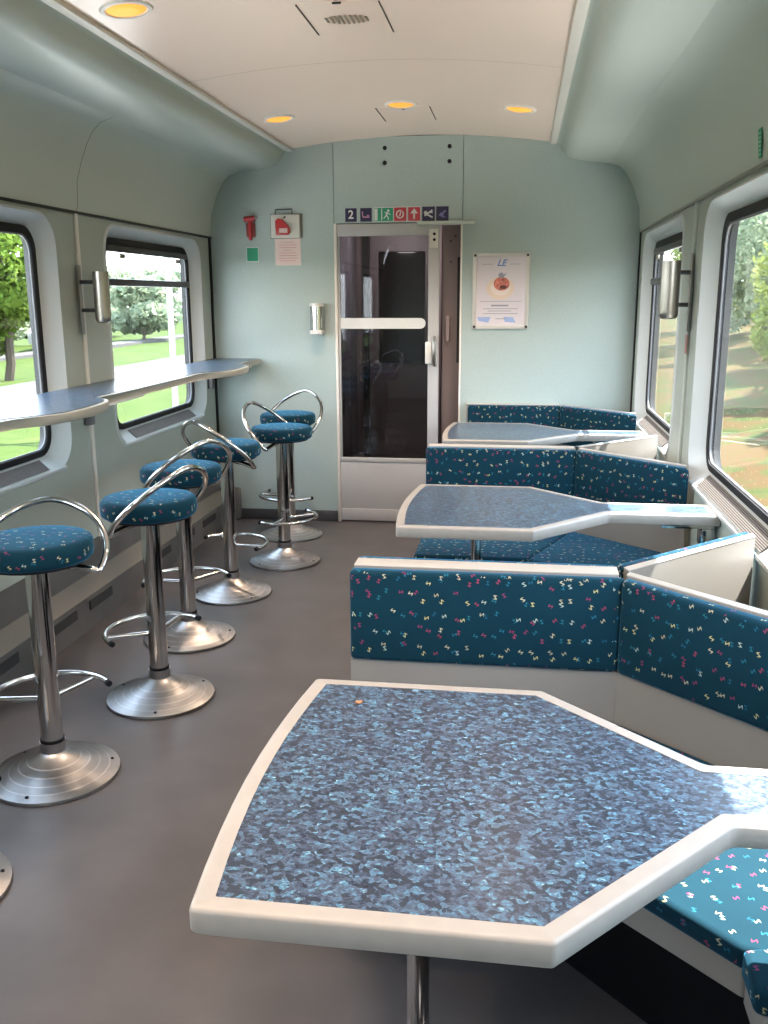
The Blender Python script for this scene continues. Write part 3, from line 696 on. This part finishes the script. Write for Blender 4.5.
sign('fire_extinguisher_sign', -.769, ZS, .086, .090, REDP, 'red fire extinguisher sign above the door, left of the arrow', [('extinguisher_symbol', poly_plate([circ(-.002, .0, .026, 16)]), WHITE), ('symbol_core', poly_plate([circ(-.002, .0, .018, 14), quadl(-.002, -.02, .010, .02, .010)], .0024, .0032), REDP), ('symbol_flame', poly_plate([quadl(-.004, -.012, .004, .016, .007)], .003, .0036), WHITE)])
sign('arrow_sign', -.681, ZS, .084, .090, REDP, 'red sign with white up arrow above the door', [('arrow', poly_plate([quadl(0, -.030, 0, .012, .012), [(-.024, .004), (.024, .004), (0, .034)]]), WHITE)])
sign('dining_sign', -.590, ZS, .080, .086, NAVY, 'dark sign with white crossed cutlery above the door', [('cutlery_symbol', poly_plate([quadl(-.026, .004, .026, -.022, .010), quadl(-.024, -.012, .024, .022, .010), circ(-.018, .006, .012), quadl(.004, .010, .026, .008, .010)]), WHITE)], white=False)
LIL = mat('lilac print', (.22, .20, .45), .5)
sign('door_sign', -.503, ZS, .078, .086, NAVY, 'dark violet sign with faint lilac symbol, rightmost above the door', [('bottle_symbol', poly_plate([quadl(-.020, -.012, .022, .018, .010), circ(-.004, -.006, .013), quadl(.0, -.02, .018, -.02, .006)]), LIL)], white=False)
# poster
p = thing('framed_poster', 'white framed food poster with a plate and dish on the far wall', 'poster', (-.128, YF, 1.531))
R = Matrix(((1, 0, 0, 0), (0, 0, -1, -.0005), (0, 1, 0, 0), (0, 0, 0, 1)))
FRM = mat('pale aluminium frame', (.62, .59, .55), .35, metal=.2)
for bm in (box(NB(), -.178, -.154, -.234, .234, 0, .012, .003), box(NB(), .154, .178, -.234, .234, 0, .012, .003), box(NB(), -.154, .154, .210, .234, 0, .012, .003), box(NB(), -.154, .154, -.234, -.210, 0, .012, .003)):
    obj('frame_rail', xf(bm, R), FRM, p)
for sx in (-1, 1):
    for sz in (-1, 1): obj('corner_screw', xf(cyl(NB(), (sx*.164, sz*.220, .011), (0, 0, 1), .009, .004, 10), R), DARKM, p)
obj('print', xf(box(NB(), -.156, .156, -.212, .212, 0, .004), R), mat('poster paper', (.68, .62, .66), .45), p)
lt = ptxt('LE', .055, .35); xf(lt, Matrix.Translation((0, .172, .0043))); obj('blue_letters', xf(lt, R), BLUEP, p)
ell = lambda cx, cy, a, b, n=28: [(cx+a*math.cos(2*math.pi*i/n), cy+b*math.sin(2*math.pi*i/n)) for i in range(n)]
obj('plate_picture', xf(poly_plate([ell(-.004, .018, .088, .070)], .0038, .0046), R), mat('cream print', (.74, .60, .50), .5), p)
obj('plate_centre', xf(poly_plate([ell(-.002, .022, .062, .048)], .0044, .0050), R), mat('pale print', (.80, .68, .62), .5), p)
obj('dish_picture', xf(poly_plate([ell(.004, .046, .050, .042)], .0048, .0054), R), mat('salmon print', (.52, .16, .12), .5, noise=.5, nscale=60), p)
obj('garnish_picture', xf(poly_plate([ell(.0, .098, .017, .017), quadl(.01, .085, .03, .11, .008)], .0050, .0056), R), INK, p)
obj('dark_topping', xf(poly_plate([ell(.014, .026, .022, .012)], .0052, .0058), R), mat('dark print', (.12, .04, .03), .5), p)
lines = [quadl(-.13, -.062, .13, -.062, .003), quadl(-.06, -.088, .05, -.088, .010), quadl(-.11, -.108, .11, -.108, .004), quadl(-.08, -.122, .07, -.122, .004), quadl(-.11, -.138, .11, -.138, .004), quadl(-.03, -.170, .04, -.170, .005), quadl(-.12, .166, -.05, .166, .003), quadl(.055, .166, .12, .166, .003)]
obj('text_lines', xf(poly_plate(lines, .0038, .0044), R), INK, p)
obj('blue_patch', xf(poly_plate([[(-.145, -.160), (-.06, -.158), (-.075, -.195), (-.135, -.185)], [(.02, -.158), (.08, -.160), (.10, -.195), (.03, -.190)]], .0038, .0044), R), mat('soft blue print', (.32, .42, .68), .5), p)
# emergency hammer
t = thing('emergency_hammer', 'red emergency hammer mounted on the far wall at upper left', 'hammer', (-1.745, YF, 1.937))
obj('holder', xf(box(NB(), -.028, .030, -.055, .030, 0, .012, .003), R), mat('dark red holder', (.28, .05, .05), .4), t)
obj('handle', xf(box(NB(), -.010, .014, -.078, .05, .012, .032, .008), R), RED, t)
bm = tube(NB(), [(-.034, .052, .026), (.034, .058, .026)], .017, 12); obj('hammer_head', xf(bm, R), RED, t)
bm = tube(NB(), [(.034, .058, .026), (.052, .06, .026)], .007, 8); obj('hammer_tip', xf(bm, R), STEEL, t)
sign('green_sticker', -1.739, 1.772, .082, .092, GREEN, 'green square sticker with pale border below the red hammer', [])
# alarm box
t = thing('emergency_brake', 'white emergency brake box with red handle on the far wall', 'alarm box', (-1.508, YF, 1.944))
obj('box_body', xf(box(NB(), -.098, .092, -.072, .072, 0, .022, .006), R), mat('off white plastic', (.62, .60, .55), .4), t)
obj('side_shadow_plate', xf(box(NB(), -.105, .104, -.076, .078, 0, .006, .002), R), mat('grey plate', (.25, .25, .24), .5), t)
obj('wire_bail', xf(tube(NB(), [(-.07, .072, .006), (-.07, .103, .006), (.04, .106, .006), (.04, .072, .006)], .0035, 6), R), DARKM, t)
bm = NB(); prism(bm, [(-.062, -.055), (.018, -.055), (.030, -.040), (.030, -.010), (.010, .004), (-.018, .042), (-.048, .048), (-.066, .030), (-.058, 0)], .022, .042, .005); obj('pull_handle', xf(bm, R), RED, t)
bm = NB(); prism(bm, [(-.040, -.042), (.016, -.042), (.016, -.014), (-.036, -.014)], .0415, .0435); obj('handle_window', xf(bm, R), mat('rosy white', (.66, .50, .48), .4), t)
obj('pivot_screw', xf(cyl(NB(), (-.005, .055, .021), (0, 0, 1), .007, .004, 10), R), DARKM, t)
t = thing('paper_notice', 'pinkish paper notice with red text below the emergency brake box', 'notice', (-1.502, YF, 1.786))
obj('sheet', xf(fplate(.170, .168, 0, .0015), R), PINKP, t)
REDT = mat('faded red ink', (.60, .30, .28), .6)
obj('printed_lines', xf(poly_plate([quadl(-a, .06-.0165*i, a, .06-.0165*i, .004) for i, a in enumerate((.045, .06, .055, .03, .055, .06, .065, .05))], .0014, .0022), R), REDT, t)
# dispenser
t = thing('wall_dispenser', 'small chrome and white cylinder dispenser on the wall left of the door', 'dispenser', (-1.312, YF, 1.363))
cx = .0
obj('back_plate', xf(box(NB(), -.050, .010, -.09, .085, 0, .012, .003), R), DARKM, t)
def vcyl(z0, z1, r, n=24): return tube(NB(), [(0.004, -.055, z0), (.004, -.055, z1)], r, n)
obj('cylinder', vcyl(-.075, .082, .038), CHROME, t)
obj('top_rim', vcyl(.080, .098, .046), WHITE, t)
obj('bottom_tray', box(NB(), -.036, .046, -.098, -.004, -.100, -.072, .008), WHITE, t)
# small stickers on side walls
t = thing('green_sticker', 'narrow green sticker with pale marks on the upper right wall panel', 'sticker', (.6995, 3.075, 1.945)); t.rotation_euler = (0, -.09, 0)
obj('label_film', box(NB(), -.0014, .0, -.020, .020, -.042, .042), GREEN, t)
bm = NB()
for k in range(6): box(bm, -.002, -.0012, -.010, .010, -.034+k*.012, -.029+k*.012)
obj('printed_marks', bm, mat('pale green print', (.35, .60, .45), .5), t)
t = thing('red_sticker', 'small faded red sticker on the right pillar below the cylinder lamp', 'sticker', (XR-.0125, 4.12, 1.298))
obj('label_film', box(NB(), -.0015, .0, -.020, .020, -.040, .040), mat('faded red print', (.42, .16, .14), .5), t)

# ---------------------------------------------------------------- outside
def ground_mat(name, stops, scale, rough=.95):
    m = bpy.data.materials.new(name); m.use_nodes = True; nt = m.node_tree; b = nt.nodes['Principled BSDF']
    t = node(nt, 'ShaderNodeTexCoord'); n = node(nt, 'ShaderNodeTexNoise'); n.inputs['Scale'].default_value = scale; n.inputs['Detail'].default_value = 8; n.inputs['Roughness'].default_value = .65
    nt.links.new(t.outputs['Object'], n.inputs['Vector']); r = node(nt, 'ShaderNodeValToRGB'); e = r.color_ramp.elements
    while len(e) < len(stops): e.new(.5)
    for i, (p_, c) in enumerate(stops): e[i].position = p_; e[i].color = (*c, 1)
    nt.links.new(n.outputs['Fac'], r.inputs[0]); nt.links.new(r.outputs[0], b.inputs['Base Color']); b.inputs['Roughness'].default_value = rough; b.inputs['Specular IOR Level'].default_value = .1
    return m
GRASS = ground_mat('grass', [(.25, (.015, .031, .003)), (.5, (.026, .042, .005)), (.75, (.042, .050, .011))], .9)
DRY = ground_mat('dry bank', [(.32, (.022, .034, .006)), (.45, (.040, .045, .010)), (.54, (.062, .034, .012)), (.64, (.058, .038, .014)), (.76, (.032, .045, .008))], 1.6)
ROADM = ground_mat('pale asphalt', [(.3, (.062, .059, .060)), (.7, (.070, .068, .067))], 2)
LEAF = ground_mat('green leaves', [(.3, (.06, .11, .016)), (.6, (.11, .165, .028)), (.8, (.16, .20, .05))], 1.2)  # leaf greens varied by noise
LEAF2 = ground_mat('leaves with painted haze', [(.3, (.16, .21, .14)), (.6, (.24, .28, .18)), (.8, (.34, .34, .24))], 1.0)  # distance haze is mixed into this leaf colour
LEAF3 = ground_mat('olive leaves', [(.3, (.10, .14, .04)), (.55, (.18, .21, .055)), (.8, (.30, .30, .12))], 1.1)
for m_ in (LEAF, LEAF2, LEAF3):
    nt = m_.node_tree; b = nt.nodes['Principled BSDF']; tl = node(nt, 'ShaderNodeBsdfTranslucent'); mx = node(nt, 'ShaderNodeMixShader'); mx.inputs[0].default_value = .4
    nt.links.new(b.inputs['Base Color'].links[0].from_socket, tl.inputs[0]); nt.links.new(b.outputs[0], mx.inputs[1]); nt.links.new(tl.outputs[0], mx.inputs[2]); nt.links.new(mx.outputs[0], nt.nodes['Material Output'].inputs[0])
BARK = mat('bark', (.05, .038, .026), .9)
def grid(bm, xs, ys, fz):
    V = [[bm.verts.new((x, y, fz(x, y))) for y in ys] for x in xs]
    for i in range(len(xs)-1):
        for j in range(len(ys)-1): bm.faces.new((V[i][j], V[i+1][j], V[i+1][j+1], V[i][j+1]))
    return bm
rnd = lambda a, b: random.uniform(a, b)
xs = [-130, -90, -60, -45, -38, -32, -28, -24, -20, -17, -16, -12, -8.5, -6, -4, -2]; ys = [-60+6*i for i in range(45)]
gl = tag(obj('ground_left', grid(NB(), xs, ys, lambda x, y: -1.2+(.0 if -16.1 < x < -11.9 else .10*math.sin(x*.7+y*.31)) + (.0 if x > -30 else (-30-x)*.004)), GRASS, ang=180), kind='structure')
tag(obj('road', box(NB(), -15.7, -12.3, -60, 200, -1.25, -1.13), ROADM), kind='structure')
tag(obj('footpath', box(NB(), -23.9, -22.6, -60, 200, -1.25, -1.05), ROADM), kind='structure')
def zr(x, y): return -1.25+max(0, x-2.2)*.16+.08*math.sin(x*1.3+y*.5)+.05*math.sin(y*1.7)
xs = [1.2, 2.2, 3, 3.8, 4.6, 5.4, 6.2, 7, 8, 9.5, 11, 14, 18, 25, 40, 80]; ys = [-40+1.5*i for i in range(120)]
tag(obj('ground_right', grid(NB(), xs, ys, zr), DRY, ang=180), kind='structure')
tag(obj('bounce_track_bed', box(NB(), -7.0, 3.1, -60, 200, -1.5, -1.13), mat('light bounce ballast', (.50, .47, .43), .9, noise=.25, nscale=6)), kind='structure')  # mostly unseen bed, widened and paled to bounce daylight onto the ceiling
def crown_bm(R_, H, n, leaf, seed, low=0.0, clumps=9):
    rr = random.Random(seed); bm = NB()
    cl = [(rr.uniform(-.55, .55)*R_, rr.uniform(-.55, .55)*R_, low+H*rr.uniform(.12, .88), rr.uniform(.38, .62)) for _ in range(clumps)]
    for k in range(n):
        cx, cy, cz, cs = cl[k % clumps]
        a, b = rr.uniform(0, 6.283), math.acos(rr.uniform(-1, 1)); q = rr.uniform(.55, 1)**.5
        p = Vector((cx+cs*R_*q*math.sin(b)*math.cos(a), cy+cs*R_*q*math.sin(b)*math.sin(a), cz+cs*H*.42*q*math.cos(b)))
        s = leaf*rr.uniform(.6, 1.4)
        u = Vector((rr.gauss(0, 1), rr.gauss(0, 1), rr.gauss(0, .6))).normalized(); v = u.orthogonal().normalized()
        v = (v*math.cos(rr.uniform(0, 3))+u.cross(v)*math.sin(rr.uniform(0, 3))).normalized()
        bm.faces.new([bm.verts.new(p+s*w_) for w_ in (-u-v*.6, u-v*.5, u*.8+v*.6, -u*.9+v*.5)])
    return bm
def tree(x, y, z, R_, H, trunk, m, label, group, seed, leaf=.16, n=2600, name='tree', cat='tree'):
    t = thing(name, label, cat, (x, y, z), 0, group)
    f = obj('foliage', crown_bm(R_, H, n, leaf, seed, trunk*.75), m, t, ang=180)
    f['kind'] = 'stuff'
    pts = [(0, 0, -.1), (.05*R_, 0, trunk*.5), (0, .04*R_, trunk+H*.3), (0, 0, trunk+H*.55)]
    bm = NB(); tube(bm, pts, .05+.018*H, 8); 
    for k in range(4):
        a = k*1.7+seed; tube(bm, [(0, 0, trunk*.9+k*.1*H), (R_*.4*math.cos(a), R_*.4*math.sin(a), trunk+H*(.35+.1*k))], .03+.006*H, 6)
    obj('trunk', bm, BARK, t)
    return t
# left side trees
tree(-17.3, 29.5, -1.2, 2.9, 6.2, 1.1, LEAF, 'leafy green tree close behind the near left window', None, 1, .10, 15000)
tree(-21.5, 22.5, -1.2, 2.2, 6.4, 1.6, LEAF, 'tall green tree at the left photo edge beyond the road', None, 2, .11, 11000)
tree(-25.5, 43.0, -1.2, 3.0, 3.2, 1.2, LEAF2, 'pale hazy tree behind the poles in the far left window', None, 3, .13, 9000)
ORD = ['first', 'second', 'third', 'fourth', 'fifth', 'sixth', 'seventh', 'eighth', 'ninth', 'tenth', 'eleventh', 'twelfth']
DT = [(-27, 36, 4.5), (-29, 50, 3.7), (-31, 64, 4.0), (-33, 80, 4.6), (-23.5, 56, 3.2), (-40, 100, 5.5), (-42, 40, 6), (-33, 118, 5), (-46, 60, 6), (-50, 80, 7), (-24, 90, 3.2), (-27, 130, 4)]
for i, (x, y, h_) in enumerate(DT):
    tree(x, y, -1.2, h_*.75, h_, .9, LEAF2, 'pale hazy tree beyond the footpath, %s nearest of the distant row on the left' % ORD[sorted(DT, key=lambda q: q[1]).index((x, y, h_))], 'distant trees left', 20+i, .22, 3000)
# right side bushes
BS = [(7.9, 22, 2.4, 5.2), (8.6, 27, 2.5, 5.6), (9.2, 33, 2.8, 6.0), (7.9, 17.3, 2.1, 4.6), (9.8, 40, 3.2, 6.0), (10.5, 50, 3.6, 6), (13.6, 24.5, 2.6, 7.2), (8.6, 12.6, 2.1, 4.8), (9, 8, 2.1, 4.6), (9, 3.4, 2.1, 4.6), (16, 33, 3.6, 8), (13.4, 17, 2.6, 7)]
for i, (x, y, R_, H) in enumerate(BS):
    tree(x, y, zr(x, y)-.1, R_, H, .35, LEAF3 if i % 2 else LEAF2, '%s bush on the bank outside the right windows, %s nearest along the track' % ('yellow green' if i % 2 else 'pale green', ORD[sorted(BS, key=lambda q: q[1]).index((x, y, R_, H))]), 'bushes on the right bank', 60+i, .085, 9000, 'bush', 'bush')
# poles
t = thing('lamp_post', 'pale round lamp post seen through the far left window', 'post', (-5.9, 15.3, -1.2))
bm = NB(); tube(bm, [(0, 0, -.1), (0, 0, 6.5)], .050, 12); obj('shaft', bm, mat('pale post', (.22, .22, .24), .5), t); obj('foot', cyl(NB(), (0, 0, -.05), (0, 0, 1), .08, .5, 12), mat('pale post base', (.38, .38, .4), .6), t)
t = thing('utility_pole', 'brown wooden utility pole right of the pale post outside', 'pole', (-6.6, 18.6, -1.2))
bm = NB(); tube(bm, [(0, 0, -.1), (.05, 0, 7.5)], .085, 10); obj('shaft', bm, mat('weathered wood', (.20, .16, .13), .8), t)
obj('crossarm', box(NB(), -.8, .8, -.05, .05, 6.6, 6.72, .01), bpy.data.materials['weathered wood'], t)
t = thing('parked_car', 'small pale parked car between distant trees beyond the road', 'car', (-24.9, 47.6, -1.06), rad(8))
bm = NB(); prism(bm, [(-2.0, .25), (2.0, .25), (2.05, .7), (1.3, .85), (.8, 1.35), (-1.0, 1.38), (-1.7, .9), (-2.05, .8)], -.8, .8, .05); xf(bm, Matrix(((0, 0, 1, 0), (1, 0, 0, 0), (0, 1, 0, 0), (0, 0, 0, 1)))); bmesh.ops.recalc_face_normals(bm, faces=bm.faces)
obj('car_body', bm, mat('pale car paint', (.55, .55, .56), .3), t)
bm = NB(); prism(bm, [(-1.1, .88), (1.15, .88), (.75, 1.28), (-.95, 1.30)], -.81, .81); xf(bm, Matrix(((0, 0, 1, 0), (1, 0, 0, 0), (0, 1, 0, 0), (0, 0, 0, 1)))); bmesh.ops.recalc_face_normals(bm, faces=bm.faces)
obj('car_glass', bm, VDARK, t)
for yy in (-1.25, 1.25):
    for xx in (-.78, .62): obj('wheel', cyl(NB(), (xx, yy, .30), (1, 0, 0), .30, .16, 14), BLACK, t)
